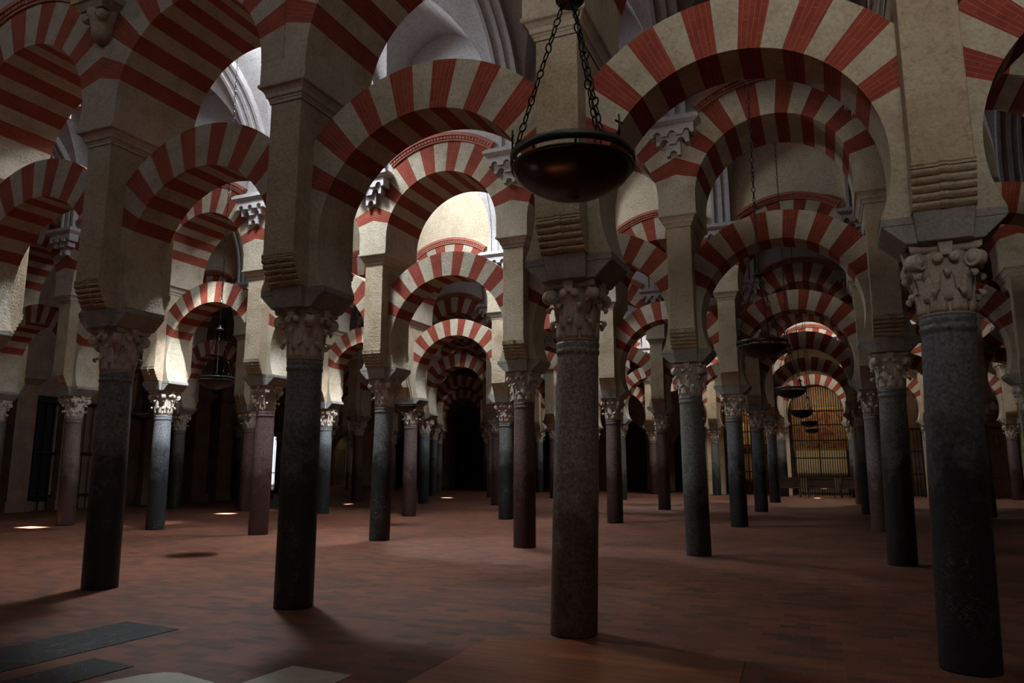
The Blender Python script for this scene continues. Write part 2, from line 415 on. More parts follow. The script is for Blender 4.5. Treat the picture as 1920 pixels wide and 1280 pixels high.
def ring_mesh(name, rin, rout, zc, depth, half, th0, npieces, zbase, sub=3, jit=.0, seed=1):
    rnd = random.Random(seed); b = MB()
    bounds = [th0+(pi-2*th0)*k/npieces for k in range(npieces+1)]
    bounds = [bounds[0]]+[x+rnd.uniform(-jit, jit) for x in bounds[1:-1]]+[bounds[-1]]
    segs = []
    phi = math.asin(max(-1, (zbase-zc)/rin)) if zbase is not None else 0
    nlow = 7
    low = [phi+(th0-phi)*k/nlow for k in range(nlow+1)]
    if phi < 0: low = [phi*(1-k/4) for k in range(4)]+[th0*k/4 for k in range(5)]
    for a, c in zip(low[:-1], low[1:]): segs.append((a, c, 0))
    for k in range(npieces):
        for q in range(sub): segs.append((bounds[k]+(bounds[k+1]-bounds[k])*q/sub, bounds[k]+(bounds[k+1]-bounds[k])*(q+1)/sub, 1 if k % 2 == 0 else 0))
    for a, c in reversed(list(zip(low[:-1], low[1:]))): segs.append((pi-c, pi-a, 0))
    def pin(t): return (rin*cos(t), zc+rin*sin(t))
    def pout(t):
        if sin(t) < 0: return (math.copysign(half, cos(t)), zc+rin*sin(t))
        ro = outl(t, rout, half); return (ro*cos(t), zc+ro*sin(t))
    for a, c, mi in segs:
        # extra split where the extrados leaves the pier
        crit = acos(min(1, half/rout)); cuts = [a]
        for q in (crit, pi-crit):
            if a+1e-4 < q < c-1e-4: cuts.append(q)
        cuts.append(c)
        for a1, c1 in zip(cuts[:-1], cuts[1:]):
            i0, i1, o0, o1 = pin(a1), pin(c1), pout(a1), pout(c1)
            rr = (rin+rout)/2
            def uvp(p, t): return (hypot(p[0], p[1]-zc), t*rr)
            for s in (-1, 1):
                y = s*depth; pts = [(i0[0], y, i0[1]), (o0[0], y, o0[1]), (o1[0], y, o1[1]), (i1[0], y, i1[1])]
                uv = [uvp(i0, a1), uvp(o0, a1), uvp(o1, c1), uvp(i1, c1)]
                if s > 0: pts.reverse(); uv.reverse()
                b.quad(pts, mi, uv)
            b.quad([(i0[0], depth, i0[1]), (i0[0], -depth, i0[1]), (i1[0], -depth, i1[1]), (i1[0], depth, i1[1])], mi, [(depth, a1*rr), (-depth, a1*rr), (-depth, c1*rr), (depth, c1*rr)])
            b.quad([(o0[0], -depth, o0[1]), (o0[0], depth, o0[1]), (o1[0], depth, o1[1]), (o1[0], -depth, o1[1])], mi, [(-depth, a1*rr), (depth, a1*rr), (depth, c1*rr), (-depth, c1*rr)])
    me = b.mesh(name, [M['cream'], M['red']]); bm = bmesh.new(); bm.from_mesh(me)
    bmesh.ops.remove_doubles(bm, verts=bm.verts, dist=1e-4); bmesh.ops.recalc_face_normals(bm, faces=bm.faces); bm.to_mesh(me); bm.free()
    return me

def dentil_mesh(rout, half):
    """two red mouldings with a row of teeth between them, above the upper arch, both faces"""
    b = MB(); c0 = acos(min(1, (half-.42)/(rout+.1)))
    N = 34
    for s in (-1, 1):
        def band(r0, r1, y0, y1):
            rows = []
            for k in range(N+1):
                t = c0+(pi-2*c0)*k/N
                rows.append([(r*cos(t), s*y, ZU+r*sin(t)) for r, y in ((r0, y0), (r0, y1), (r1, y1), (r1, y0))])
            b.grid(rows, 0, True, True, False)
        band(rout+.005, rout+.05, .60, UF+.03); band(rout+.115, rout+.19, .60, UF+.07)
        band(rout+.05, rout+.115, .60, UF+.0)
        for k in range(N):
            t = c0+(pi-2*c0)*(k+.5)/N; w = .03
            k0 = len(b.v); y0, y1 = sorted((s*(UF-.01), s*(UF+.05))); b.box(rout+.05, rout+.116, y0, y1, -w, w)
            b.xform(Matrix.Translation((0, 0, ZU)) @ Matrix.Rotation(-t, 4, 'Y'), k0)
    return b.mesh('dentil_moulding', M['dentil'])

_cache = {}
def cached(key, fn):
    if key not in _cache: _cache[key] = fn()
    return _cache[key]

# ------------------------------------------------------------------ the grid of pillars
ROW = ['front', 'second', 'third', 'fourth', 'fifth', 'sixth']
ORD = ['first', 'second', 'third', 'fourth', 'fifth', 'sixth', 'seventh', 'eighth', 'ninth', 'tenth', 'eleventh', 'twelfth', 'thirteenth', 'fourteenth']
RANGE = {0: (-3, 2), 1: (-7, 3), 2: (-7, 3), 3: (-7, 3), 4: (-9, 3), 5: (-9, 3)}
FIX = {(-2, 0): (-.0116, -.0265), (-1, 0): (-.1328, -.0175), (0, 0): (.007, -.008), (1, 0): (-.0105, -.018)}
LEAN = {(-2, 0): (.03, 0), (-1, 0): (.02, -.03), (0, 0): (-.06, -.07), (1, 0): (-.075, 0), (-5, 1): (.08, 0), (-4, 1): (.02, 0), (-3, 1): (-.03, 0), (-2, 1): (-.04, 0), (-1, 1): (0, 0), (0, 1): (.04, 0), (1, 1): (-.05, 0)}
COL = {(-3, 0): 'dark', (-2, 0): 'dark', (-1, 0): 'dark', (0, 0): 'brown', (1, 0): 'blue', (2, 0): 'dark',
       (-6, 1): 'dark', (-5, 1): 'purple', (-4, 1): 'blue', (-3, 1): 'purple', (-2, 1): 'dark', (-1, 1): 'purple', (0, 1): 'green', (1, 1): 'dark',
       (-6, 2): 'dark', (-5, 2): 'purple', (-4, 2): 'blue', (-3, 2): 'purple', (-2, 2): 'dark', (-1, 2): 'purple', (0, 2): 'blue', (1, 2): 'brown',
       (-5, 3): 'purple', (-4, 3): 'blue', (-3, 3): 'purple', (-1, 3): 'purple', (0, 3): 'blue', (1, 3): 'dark'}
CAM = Vector((2.3229, -7.103, 1.6)); YAW, PIT, FPX = .406, .1649, 1379.7
def pos(i, j):
    dx, dy = FIX.get((i, j), (0, 0)); return i*SX+dx, j*SY+dy
def px(x, y, z):
    d = Vector((x, y, z))-CAM; c, s = cos(YAW), sin(YAW)
    X = d.x*c+d.y*s; Y = -d.x*s+d.y*c; F = Y*cos(PIT)+d.z*sin(PIT); U = -Y*sin(PIT)+d.z*cos(PIT)
    return (960+FPX*X/F, 640-FPX*U/F) if F > .1 else (-9999, 0)
def ordinal(i, j, off=0.):
    """rank of this pillar counted from the left among those of its row that stand inside the photograph"""
    vis = [k for k in range(RANGE[j][0], RANGE[j][1]+1) if -40 < px((k+off)*SX, j*SY, 2)[0] < 1960]
    if i not in vis: return None
    return vis.index(i), len(vis)

CAP = [capital_mesh(0), capital_mesh(1)]
def stone_bracket():
    b = MB(); b.lathe([(.0, 0), (.10, .02), (.15, .10), (.16, .22), (.20, .32), (.24, .42)], 20, cy=-.02)
    k0 = len(b.v)
    for s in (-1, 1):
        k0 = len(b.v); b.lathe([(0, -.06), (.05, -.06), (.07, -.04), (.075, 0), (.07, .04), (.05, .06), (0, .06)], 14, caps=False)
        b.xform(Matrix.Translation((s*.15, -.17, .33)) @ Matrix.Rotation(pi/2, 4, 'X'), k0)
    b.frus(-.22, .22, -.24, .05, .40, -.30, .30, -.30, .05, .50); b.box(-.32, .32, -.32, .05, .50, .6)
    return b.mesh('stone_bracket', M['pier'])
SB = stone_bracket()
IMP = impost_mesh(); PM = pier_meshes()
SPECIAL = {(-2, 0): 'near-black marble column at the left, nearest the two black floor slabs',
 (-1, 0): 'near-black marble column of the front row, between the brown granite column and the leftmost one',
 (0, 0): 'speckled brown granite column at the centre of the photo, behind the hanging lamp, at the wooden planks',
 (1, 0): 'very large blue-grey marble column nearest the camera, at the right edge of the photo'}
for j, (i0, i1) in RANGE.items():
    for i in range(i0, i1+1):
        x, y = pos(i, j); key = COL.get((i, j)) or ['dark', 'purple', 'blue', 'green', 'brown'][(i*7+j*3) % 5]
        o = ordinal(i, j); word = SH[key][1]
        if (i, j) in SPECIAL: lab = SPECIAL[(i, j)]; plab = {-2: 'tall stone pier on the leftmost front-row column, under the big striped arches', -1: 'tall stone pier on the front-row column left of the centre lamp', 0: 'tall pale stone pier directly behind the large hanging lamp', 1: 'wide pale stone pier at the right edge with a rolled stone bracket, nearest the camera'}[i]; grp = None
        elif o is None: lab = word+' marble column in the '+ROW[j]+' row, just beyond the '+('left' if i < 0 else 'right')+' edge of the photo'; plab = 'stone pier in the '+ROW[j]+' row, just beyond the '+('left' if i < 0 else 'right')+' edge of the photo'
        else:
            lab = '%s marble column, %s from the left in the %s row of columns' % (word, ORD[o[0]], ROW[j])
            plab = 'stone pier over the column that is %s from the left in the %s row' % (ORD[o[0]], ROW[j])
        cg = 'marble columns of the '+ROW[j]+' row'; pg = 'stone piers of the '+ROW[j]+' row'
        t = thing('marble_column', (x, y, 0), lab, 'column', cg)
        ln = LEAN.get((i, j), (0, 0)); R = .218 if j or i else .224
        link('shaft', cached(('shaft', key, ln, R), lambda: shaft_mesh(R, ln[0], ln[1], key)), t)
        link('capital', CAP[(i+j) % 2], t, (0, 0, Z1)); ib = link('impost_block', IMP, t, (0, 0, Z2))
        if j < 2: bevel(ib, .01)
        t = thing('stone_pier', (x, y, 0), plab, 'pier', pg)
        pb = link('pier_body', PM['pier_body'], t)
        if j < 2: bevel(pb, .014)
        md = PM['chamfer'] if (j == 2 and i >= -4) or (j == 4) else PM['modillion']
        nm = 'corbel' if md is PM['chamfer'] else 'roll_corbel'
        a = link(nm, md, t, (0, 0, Z3)); q = link(nm, md, t, (0, 0, Z3)); q.rotation_euler = (0, 0, pi)
        cn = link('cornice', PM['cornice'], t, (0, 0, Z5))
        link('upper_block', PM['upper_block'], t, (0, 0, Z6))
        for s in (0, 1):
            if j == 0 and s == 0:
                link('stone_bracket', SB, t, (0, -UF, 7.35)); continue
            q = link('plaster_bracket', PM['plaster_bracket'], t, (0, UF*(1 if s else -1), 7.2)); q.rotation_euler = (0, 0, pi*s)
    # arches
    for i in range(i0, i1):
        xa, ya = pos(i, j); xb, yb = pos(i+1, j); mid = (xa+xb)/2; a = round((xb-xa)/2, 4); ym = (ya+yb)/2
        hp = a-PW; rin = a-(.342 if j == 0 else .302)
        o = ordinal(i, j); o2 = ordinal(i+1, j)
        if j == 0:
            where = {-3: 'at the far left edge', -2: 'between the two left front columns', -1: 'left of the large hanging lamp', 0: 'right of the large hanging lamp, biggest in the photo', 1: 'cut off by the right edge of the photo'}.get(i, 'beyond the frame')
        elif o and o2: where = 'over the %s and %s columns from left, %s row' % (ORD[o[0]], ORD[o2[0]], ROW[j])
        elif o or o2: where = 'at the %s end of the %s row where it leaves the photo' % ('left' if o2 else 'right', ROW[j])
        else: where = 'in the %s row, beyond the frame' % ROW[j]
        def low():
            return ring_mesh('horseshoe_arch', rin, rin+(.575 if j == 0 else .52), ZC, AD, hp, radians(24), 15, Z3, 3 if j < 3 else 2, .008, i*9+j)
        me = cached(('low', a, (i % 3, j) if j == 0 else j < 3), low)
        h = link('horseshoe_arch', me, None, (mid, ym, 0)); tag(h, 'striped horseshoe arch '+where, 'arch', 'striped horseshoe arches of the '+ROW[j]+' row')
        rin2 = a-UW
        t = thing('round_arch', (mid, ym, 0), 'striped upper arch '+where, 'arch', 'striped upper arches of the '+ROW[j]+' row')
        link('arch_ring', cached(('up', a, j < 3), lambda: ring_mesh('arch_ring', rin2, rin2+.65, ZU, UF, a, radians(15), 15, None, 3 if j < 3 else 2, .006, 5)), t)
        link('dentil_moulding', cached(('dent', a), lambda: dentil_mesh(rin2+.65, a)), t)

# ------------------------------------------------------------------ walls above the arches (one per row)
def arcade_wall(j, i0, i1, ztop=10.98):
    b = MB()
    for i in range(i0, i1):
        xa, ya = pos(i, j); xb, yb = pos(i+1, j); a = (xb-xa)/2; mid = (xa+xb)/2; ro = a-UW+.65; N = 20
        for k in range(N):
            u0 = -a+2*a*k/N; u1 = -a+2*a*(k+1)/N
            z0 = ZU+sqrt(max(0, ro*ro-u0*u0)); z1 = ZU+sqrt(max(0, ro*ro-u1*u1))
            for s in (-1, 1):
                y = j*SY+s*.62; P = [(mid+u0, y, z0-.02), (mid+u1, y, z1-.02), (mid+u1, y, ztop), (mid+u0, y, ztop)]
                b.quad(P if s < 0 else P[::-1])
            b.quad([(mid+u0, j*SY-.62, z0-.02), (mid+u0, j*SY+.62, z0-.02), (mid+u1, j*SY+.62, z1-.02), (mid+u1, j*SY-.62, z1-.02)])
    y = j*SY
    lo, hi = i0*SX+(FIX.get((i0, j), (0, 0))[0]), i1*SX
    b.box(-36.5, 14, y-.62, y+.62, ztop+.002, ztop+.2)
    if lo > XL: b.box(XL-3.4 if j < 4 else -36.5, lo, y-.62, y+.62, 8.2, ztop)
    if hi < 14: b.box(hi, 14, y-.62, y+.62, 8.2, ztop)
    return struct(b.build('wall_arcade', M['lunette'] if j == 2 else M['plaster']))
for j, (i0, i1) in RANGE.items(): arcade_wall(j, i0, i1)

# ------------------------------------------------------------------ vaults
HOLES = []   # (x, y, half x, half y)
D = Vector((-.80, .20, -1.0))    # direction of the sunlight
ZT = VC+VR
for (x, y) in ((-16.56, 5.93), (-15.9, 11.85), (-15.5, 17.9), (-14.9, 23.6), (1.4, 29.95)):
    hx, hy = x-D.x*ZT, y-D.y*ZT; nv = round(hy/SY+.5); yc_ = (nv-.5)*SY; hy = min(max(hy, yc_-.45), yc_+.3); HOLES.append((hx, hy, .46, .26))
def vault(k, i0, i1):
    yc = (k-.5)*SY; b = MB(); NA = 32; NX = 22
    for i in range(i0, i1):
        xs = sorted(set([-1.6523, -1.4, 1.4, 1.6523]+[-1.3999*cos(pi*q/NX) for q in range(NX+1)]))
        mid = (i+.5)*SX
        hs = [h for h in HOLES if abs(h[1]-yc) < VR and abs(h[0]-mid) < SX/2+.5]
        for h in hs:
            for e in (h[0]-h[2]-mid, h[0]+h[2]-mid):
                if -1.65 < e < 1.65: xs.append(e)
        xs = sorted(set(round(v, 5) for v in xs))
        ys = [-VR*cos(pi*q/NA) for q in range(NA+1)]
        for h in hs: ys += [h[1]-h[3]-yc, h[1]+h[3]-yc]
        ys = sorted(set(round(v, 4) for v in ys))
        def zl_(x): return 8.5+2.42*sqrt(max(0, 1-(x/1.4)**2)) if abs(x) < 1.4 else VC
        rows = []
        for x in xs:
            zl = zl_(x); yst = sqrt(max(0, VR*VR-(zl-VC)**2)); row = []
            for q in range(5): y = -VR+(VR-yst)*q/4; row.append((mid+x, yc+y, zl if zl > VC else VC))
            for y in ys: y2 = max(-yst, min(yst, y)); row.append((mid+x, yc+y2, VC+sqrt(max(0, VR*VR-y2*y2))))
            for q in range(5): y = yst+(VR-yst)*q/4; row.append((mid+x, yc+y, zl if zl > VC else VC))
            rows.append(row)
        k0 = len(b.v); n = len(rows[0])
        for r in rows: b.v += r
        for a in range(len(xs)-1):
            for c in range(n-1):
                P = [rows[a][c], rows[a][c+1], rows[a+1][c+1], rows[a+1][c]]
                if (Vector(P[0])-Vector(P[1])).length < 1e-5 and (Vector(P[2])-Vector(P[3])).length < 1e-5: continue
                cx = sum(p[0] for p in P)/4; cy = sum(p[1] for p in P)/4
                if any(abs(cx-h[0]) < h[2] and abs(cy-h[1]) < h[3] for h in hs): continue
                b.f.append((k0+a*n+c, k0+a*n+c+1, k0+(a+1)*n+c+1, k0+(a+1)*n+c)); b.m.append(0); b.uv.append([(0, 0)]*4); b.sm.append(False)
    return struct(b.build('ceiling', M['plaster']))
def ribs(k, i0, i1):
    """transverse ribs rising from the brackets, one thing-free structure per nave"""
    yc = (k-.5)*SY; b = MB(); N = 30
    for i in range(i0, i1+1):
        x = i*SX
        for (x0, x1, dr) in ((-.25, .25, .10), (-.244, -.17, .14), (.17, .244, .14), (-.045, .045, .13)):
            rows = []
            for q in range(N+1):
                t = pi*q/N; c, s = cos(t), sin(t)
                rows.append([(x+u, yc-r*c, VC+r*s) for u, r in ((x0, VR+.05), (x0, VR-dr), (x1, VR-dr), (x1, VR+.05))])
            rows = [[(p[0], yc-(VR-dr if 0 < n_ < 3 else VR+.05), 7.9) for n_, p in enumerate(rows[0])]]+rows+[[(p[0], yc+(VR-dr if 0 < n_ < 3 else VR+.05), 7.9) for n_, p in enumerate(rows[-1])]]
            b.grid(rows, 0, True, True, False)
    return struct(b.build('ceiling_ribs', M['plaster']))
for k in range(0, 6):
    i0, i1 = (-8, 4) if k < 3 else (-11, 4)
    vault(k, i0, i1); ribs(k, i0, i1)
# last nave up to the far wall, and the bay behind the camera: simple flat ceilings
b = MB(); b.box(-36.5, 14, 5*SY+.62, 39.6, VC+.6, VC+.8); struct(b.build('ceiling', M['plaster']))
b = MB(); b.box(-27, 14, -12.2, -5.95, VC+1.2, VC+1.4); struct(b.build('ceiling', M['plaster']))
b = MB()
for y in (-5.95,): b.box(-27, 14, y-.1, y+.02, VC, VC+1.3)
struct(b.build('wall_rear_beam', M['plaster']))

# ------------------------------------------------------------------ room shell
b = MB(); b.box(-44, 14, -12.4, 44, -.2, 0); struct(b.build('floor', M['floor']))
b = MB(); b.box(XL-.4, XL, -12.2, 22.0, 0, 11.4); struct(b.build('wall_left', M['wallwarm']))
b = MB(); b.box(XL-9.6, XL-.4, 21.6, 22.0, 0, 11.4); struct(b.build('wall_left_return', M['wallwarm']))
DY0, DY1, DZ = 32.3, 34.3, 3.6
XW = -32.9
b = MB(); b.box(XW-.5, XW, 22.0, DY0, 0, 11.4); b.box(XW-.5, XW, DY1, 39.6, 0, 11.4); b.box(XW-.5, XW, DY0, DY1, DZ, 11.4)
struct(b.build('wall_left_far', M['wallwarm']))
b = MB(); b.box(XR, XR+.4, -12.2, 39.6, 0, 11.4); struct(b.build('wall_right', M['wallwarm']))
b = MB(); b.box(XL, XR, -12.4, -12.2, 0, 11.4); struct(b.build('wall_rear', M['wallwarm']))
# gable walls closing the vaults of the side naves above the low walls are the side walls themselves

def wall_with_arches(y, x0, x1, opens, name, m, thick=.5, H=11.4):
    """wall facing the camera with round-headed openings (xc, half, springing z)"""
    b = MB(); xs = [x0]
    for xc, hw, zs in sorted(opens):
        b.box(xs[-1], xc-hw, y, y+thick, 0, H)
        N = 16
        for k in range(N):
            u0 = -hw*cos(pi*k/N); u1 = -hw*cos(pi*(k+1)/N)
            za = zs+sqrt(max(0, hw*hw-u0*u0)); zb = zs+sqrt(max(0, hw*hw-u1*u1))
            b.quad([(xc+u0, y, za), (xc+u1, y, zb), (xc+u1, y, H), (xc+u0, y, H)])
            b.quad([(xc+u0, y, za), (xc+u0, y+thick, za), (xc+u1, y+thick, zb), (xc+u1, y, zb)])
        xs.append(xc+hw)
    b.box(xs[-1], x1, y, y+thick, 0, H)
    return struct(b.build(name, m))
YF = 38.9; YCH = 34.3
FAROPEN = [(-31.1, 1.0, 2.7), (-25.5, 1.2, 2.6), (-20.9, 1.3, 4.3), (-14.6, 1.3, 2.8), (-9.6, 1.3, 3.0), (-5.6, 1.0, 2.6)]
wall_with_arches(YF, -33.4, -3.9, FAROPEN, 'wall_far', M['wallwarm'])
b = MB(); b.box(-33.4, -3.6, 42.5, 42.7, 0, 7); b.box(-33.4, -3.6, YF+.5, 42.5, 6.6, 6.8)
for x in (-33.4, -27.9, -23.5, -17, -12, -7.5, -3.7): b.box(x, x+.15, YF+.5, 42.5, 0, 6.6)
struct(b.build('wall_chapels_back', M['dark']))
CHOPEN = [(-1.6, 1.4, 4.3), (1.75, 1.42, 4.3), (5.1, 1.35, 4.3), (9.4, 1.15, 4.2)]
wall_with_arches(YCH, -3.9, XR, CHOPEN, 'wall_far_right', M['chapel'])
b = MB(); b.box(-3.9, XR+.4, 37.6, 37.8, 0, 8); b.box(-3.9, XR+.4, YCH+.5, 37.6, 6.5, 6.7)
for x in (-3.9, 0., 3.4, 7.2, XR): b.box(x, x+.12, YCH+.5, 37.6, 0, 6.5)
struct(b.build('wall_chapel_right_back', M['wallwarm']))
b = MB(); b.box(-4.0, -3.9, YCH, YF+.5, 0, 11.4); struct(b.build('wall_far_return', M['wallwarm']))

# pilasters of the left wall (part of the masonry)
for n_, (y0, y1, dpt) in enumerate(((9.2, 9.9, .45), (11.0, 11.6, .35), (14.6, 15.2, .3), (16.9, 17.7, .5), (18.2, 18.9, .6), (20.9, 21.9, .45))):
    b = MB(); b.box(XL, XL+dpt, y0, y1, .35, 4.3); b.box(XL, XL+dpt+.1, y0-.1, y1+.1, 0, .35)
    b.frus(XL, XL+dpt, y0, y1, 4.3, XL, XL+dpt+.18, y0-.16, y1+.16, 4.5); b.box(XL, XL+dpt+.2, y0-.18, y1+.18, 4.5, 4.65); b.box(XL, XL+dpt, y0, y1, 4.65, 8.2)
    o = b.build('pilaster', M['wallwarm']); tag(o, 'brown stone pilaster on the dark left wall, %s counted from the left' % ORD[n_], 'pilaster', 'pilasters on the left wall')
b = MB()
for (y0, y1) in ((8.0, 9.0), (15.4, 16.7), (10.1, 10.9)): b.box(XL-.02, XL+.04, y0, y1, .3, 4.0)  # flat black panels, the dark of recesses put in as colour
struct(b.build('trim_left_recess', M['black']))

# ------------------------------------------------------------------ iron gates
def gate(x0, x1, y, h, nb, label, m, arch=False, rails=(.12, 1.1, 2.2), axis='x', zt=None, grp='iron chapel gates'):
    t = thing('iron_gate', (((x0+x1)/2, y, 0) if axis == 'x' else (y, (x0+x1)/2, 0)), label, 'gate', grp, 0 if axis == 'x' else pi/2)
    w = (x1-x0)/2
    def top(u): return h+(sqrt(max(0, w*w-u*u)) if arch else 0)
    b = MB()
    for k in range(nb+1):
        u = -w+2*w*k/nb; b.tube([(u, 0, .02), (u, 0, top(u)-.01)], .019, 6)
    b.build('bars', m, t)
    b = MB()
    for z in rails: b.box(-w, w, -.025, .025, z-.03, z+.03)
    b.build('crossrails', m, t)
    b = MB(); b.box(-w-.05, -w+.02, -.04, .04, 0, h); b.box(w-.02, w+.05, -.04, .04, 0, h)
    if arch: b.tube([(w*cos(a), 0, h+w*sin(a)) for a in [pi*q/20 for q in range(21)]], .035, 6)
    else: b.box(-w-.05, w+.05, -.04, .04, h-.04, h+.05)
    b.box(-.035, .035, -.03, .03, 0, h)
    b.build('frame', m, t)
    return t
gate(.37, 3.13, YCH+.1, 4.25, 24, 'tall round-headed iron gate before the lit painting at the right end', M['iron'], True, (.12, .95, 1.9, 2.8, 3.6, 4.3))
gate(-2.95, -.25, YCH+.1, 5.2, 18, 'iron gate with yellow lit chapel behind, left of the painting gate', M['iron'], False, (.12, 1.2, 2.2, 2.6, 3.3, 4.2))
gate(3.8, 6.4, YCH+.15, 3.3, 16, 'iron gate right of the painting gate, partly behind the columns', M['iron'], False)
gate(-10.9, -8.3, YF+.1, 3.2, 22, 'dark iron gate under a pale arch at the far end, right of the centre column', M['iron'], True)
gate(-6.6, -4.6, YF+.1, 3.0, 16, 'dark iron gate above a low wooden front, far end right of centre', M['iron'], False)
gate(-32.0, -30.2, YF+.1, 2.7, 14, 'gilded gate with a sunburst fanlight at the far left end', M['gold'], True, (.8, 2.6))
gate(DY0, DY1, XW-.1, 3.5, 9, 'grille closing the bright daylight doorway at the far left', M['iron'], False, (.1, 1.0), 'y')
gate(10.2, 12.6, XL+.12, 3.8, 8, 'black iron gate in the dark left wall behind the leftmost columns', M['iron'], False, (.5, 2.0), 'y')

# painting, altar, low wood front
t = thing('altarpiece', (1.75, 37.5, 0), 'warm lit altar painting over a white altar behind the right gate', 'altarpiece')
b = MB(); b.box(-1.35, 1.35, -.03, .03, 2.45, 4.6); b.build('painting', M['painting'], t)
b = MB()
for q in (-1.42, 1.34): b.box(q, q+.08, -.07, .05, 2.36, 4.7)
b.box(-1.42, 1.42, -.07, .05, 2.34, 2.45); b.box(-1.42, 1.42, -.07, .05, 4.6, 4.72); b.build('frame', M['gold'], t)
b = MB(); b.box(-1.25, 1.25, -.9, -.1, 0, 1.05); b.box(-1.3, 1.3, -.95, -.08, 1.05, 1.12); b.build('altar_table', M['whiteslab'], t)
b = MB(); b.box(-1.3, 1.3, -.16, -.05, 1.12, 2.33); b.build('retable_step', M['lunette'], t)
b = MB(); b.box(-5.9, -4.7, YF-.35, YF-.05, 0, .72); b.box(-5.95, -4.65, YF-.4, YF-.03, .72, .78)
for k in range(9): b.box(-5.85+k*.13, -5.8+k*.13, YF-.38, YF-.34, .08, .68)
tag(b.build('wooden_chest', M['chapel']), 'low pale panelled wooden chest under the far gate right of centre', 'chest')

t = thing('gilded_screen', (-1.6, 37.2, 0), 'yellow lit panelled screen behind the gate left of the painting', 'screen')
b = MB(); b.box(-1.3, 1.3, 0, .08, .75, 2.15); b.box(-1.3, 1.3, 0, .08, 2.65, 4.0); b.build('panel', M['chapel'], t)
b = MB()
for z in (.6, 2.15, 2.5, 4.0): b.box(-1.4, 1.4, -.06, .12, z, z+.15)
for q in (-1.4, -.5, .4, 1.3): b.box(q, q+.1, -.05, .1, 0, 4.1)
b.build('frame', M['retable'], t)
# carved retable at the right end
t = thing('carved_retable', (9.4, YCH+.9, 0), 'tall dark carved wooden retable seen at the extreme right end', 'altarpiece')
b = MB(); b.box(-1.0, 1.0, 0, .25, 0, .95); b.box(-1.05, 1.05, -.1, .3, .95, 1.05); b.build('base', M['retable'], t)
b = MB(); b.box(-.95, .95, .1, .25, 1.05, 4.2); b.build('back_panel', M['retable'], t)
for s in (-.8, .8):
    b = MB(); b.lathe([(.07+.018*sin(z*14), 1.05+z) for z in [q*.06 for q in range(40)]], 12, cx=s, cy=0); b.build('twisted_column', M['retable'], t)
b = MB(); b.box(-1.05, 1.05, -.12, .3, 3.4, 3.6)
b.tube([(.62*cos(a), .0, 4.2+.62*sin(a)) for a in [2*pi*q/28 for q in range(28)]], .09, 8, closed=True); b.build('crest', M['retable'], t)
for n_, z in enumerate((1.6, 2.4, 3.0)):
    b = MB(); b.lathe([(.02, 0), (.13, .05), (.10, .2), (.13, .3), (.06, .42), (.08, .5), (.02, .58)], 12, cx=(-.35, .3, -.1)[n_], cy=.02); b.v = [(p[0], p[1], p[2]+z) for p in b.v]
    b.build('carved_figure', M['retable'], t)

# pale engaged column at the right end
t = thing('marble_column', (4.45, 33.75, 0), 'small pale column against the bright chapel wall, between the right-hand columns', 'column')
link('shaft', cached(('shaft', 'brown', 0), lambda: shaft_mesh(.16, 0, 0, 'purple')), t); link('capital', CAP[0], t, (0, 0, Z1)).scale = (.78, .78, .8)
b = MB(); b.frus(-.2, .2, -.2, .2, Z1+.48, -.3, .3, -.3, .3, Z1+.62); b.box(-.3, .3, -.3, .3, Z1+.62, Z1+.9); b.build('impost_block', M['lunette'], t)

# pews
def pew(x, y, rz, label, w=1.5):
    t = thing('church_bench', (x, y, 0), label, 'bench', 'dark wooden benches before the chapel', rz)
    b = MB(); b.box(-w/2, w/2, -.22, .2, .42, .46); b.build('seat', M['pew'], t)
    b = MB(); b.box(-w/2, w/2, .2, .24, .44, .92); b.box(-w/2, w/2, .18, .27, .9, .96); b.build('backrest', M['pew'], t)
    for s in (-1, 1):
        b = MB(); xx = s*(w/2); x0, x1 = sorted((xx, xx-s*.05))
        b.box(x0, x1, -.26, .26, 0, .5); b.box(x0, x1, .1, .28, .5, 1.02); b.box(x0-.01, x1+.01, -.28, .1, .6, .65); b.box(x0, x1, -.26, -.2, .5, .6); b.build('end_panel', M['pew'], t)
for args in ((.2, 32.2, .12, 'dark wooden bench left of the painting gate'), (1.75, 31.9, 0, 'dark wooden bench directly before the painting gate'), (3.2, 32.4, -.1, 'dark wooden bench right of the painting gate'), (4.9, 32.6, .1, 'dark wooden bench below the small pale column')):
    pew(*args, w=1.2)

# amber lamp on left
t = thing('sanctuary_lamp', (-19.6, 17.2, 0), 'tiny amber glowing lamp in the dark at the left', 'lamp')
# ------------------------------------------------------------------ floor pieces
def slab(name, pts, m, label, cat, h=.006):
    b = MB(); n = len(pts)
    b.quad([(x, y, h) for x, y in pts]); 
    for k in range(n):
        a, c = pts[k], pts[(k+1) % n]; b.quad([(a[0], a[1], 0), (c[0], c[1], 0), (c[0], c[1], h), (a[0], a[1], h)])
    return tag(b.build(name, m), label, cat)
slab('tomb_slab', [(-4.45, -1.38), (-4.55, -3.7), (-3.75, -3.7), (-3.67, -1.43)], M['blackslab'], 'long black marble slab in the floor, farther one at the bottom left', 'floor slab')
slab('tomb_slab', [(-3.44, -2.52), (-3.5, -4.1), (-3.0, -4.1), (-2.92, -2.57)], M['blackslab'], 'black marble slab at the very bottom left corner, nearer one', 'floor slab')
slab('grave_slab', [(-2.78, -3.05), (-2.66, -2.72), (-2.55, -2.6), (-2.42, -2.57), (-1.98, -2.66), (-1.95, -4.0), (-2.8, -4.0)], M['whiteslab'], 'worn white marble slab cut by the bottom edge, left one', 'floor slab')
slab('grave_slab', [(-1.80, -2.7), (-1.76, -2.06), (-1.17, -2.09), (-1.15, -2.7)], M['whiteslab'], 'worn white marble slab at the bottom edge, between left slab and planks', 'floor slab')
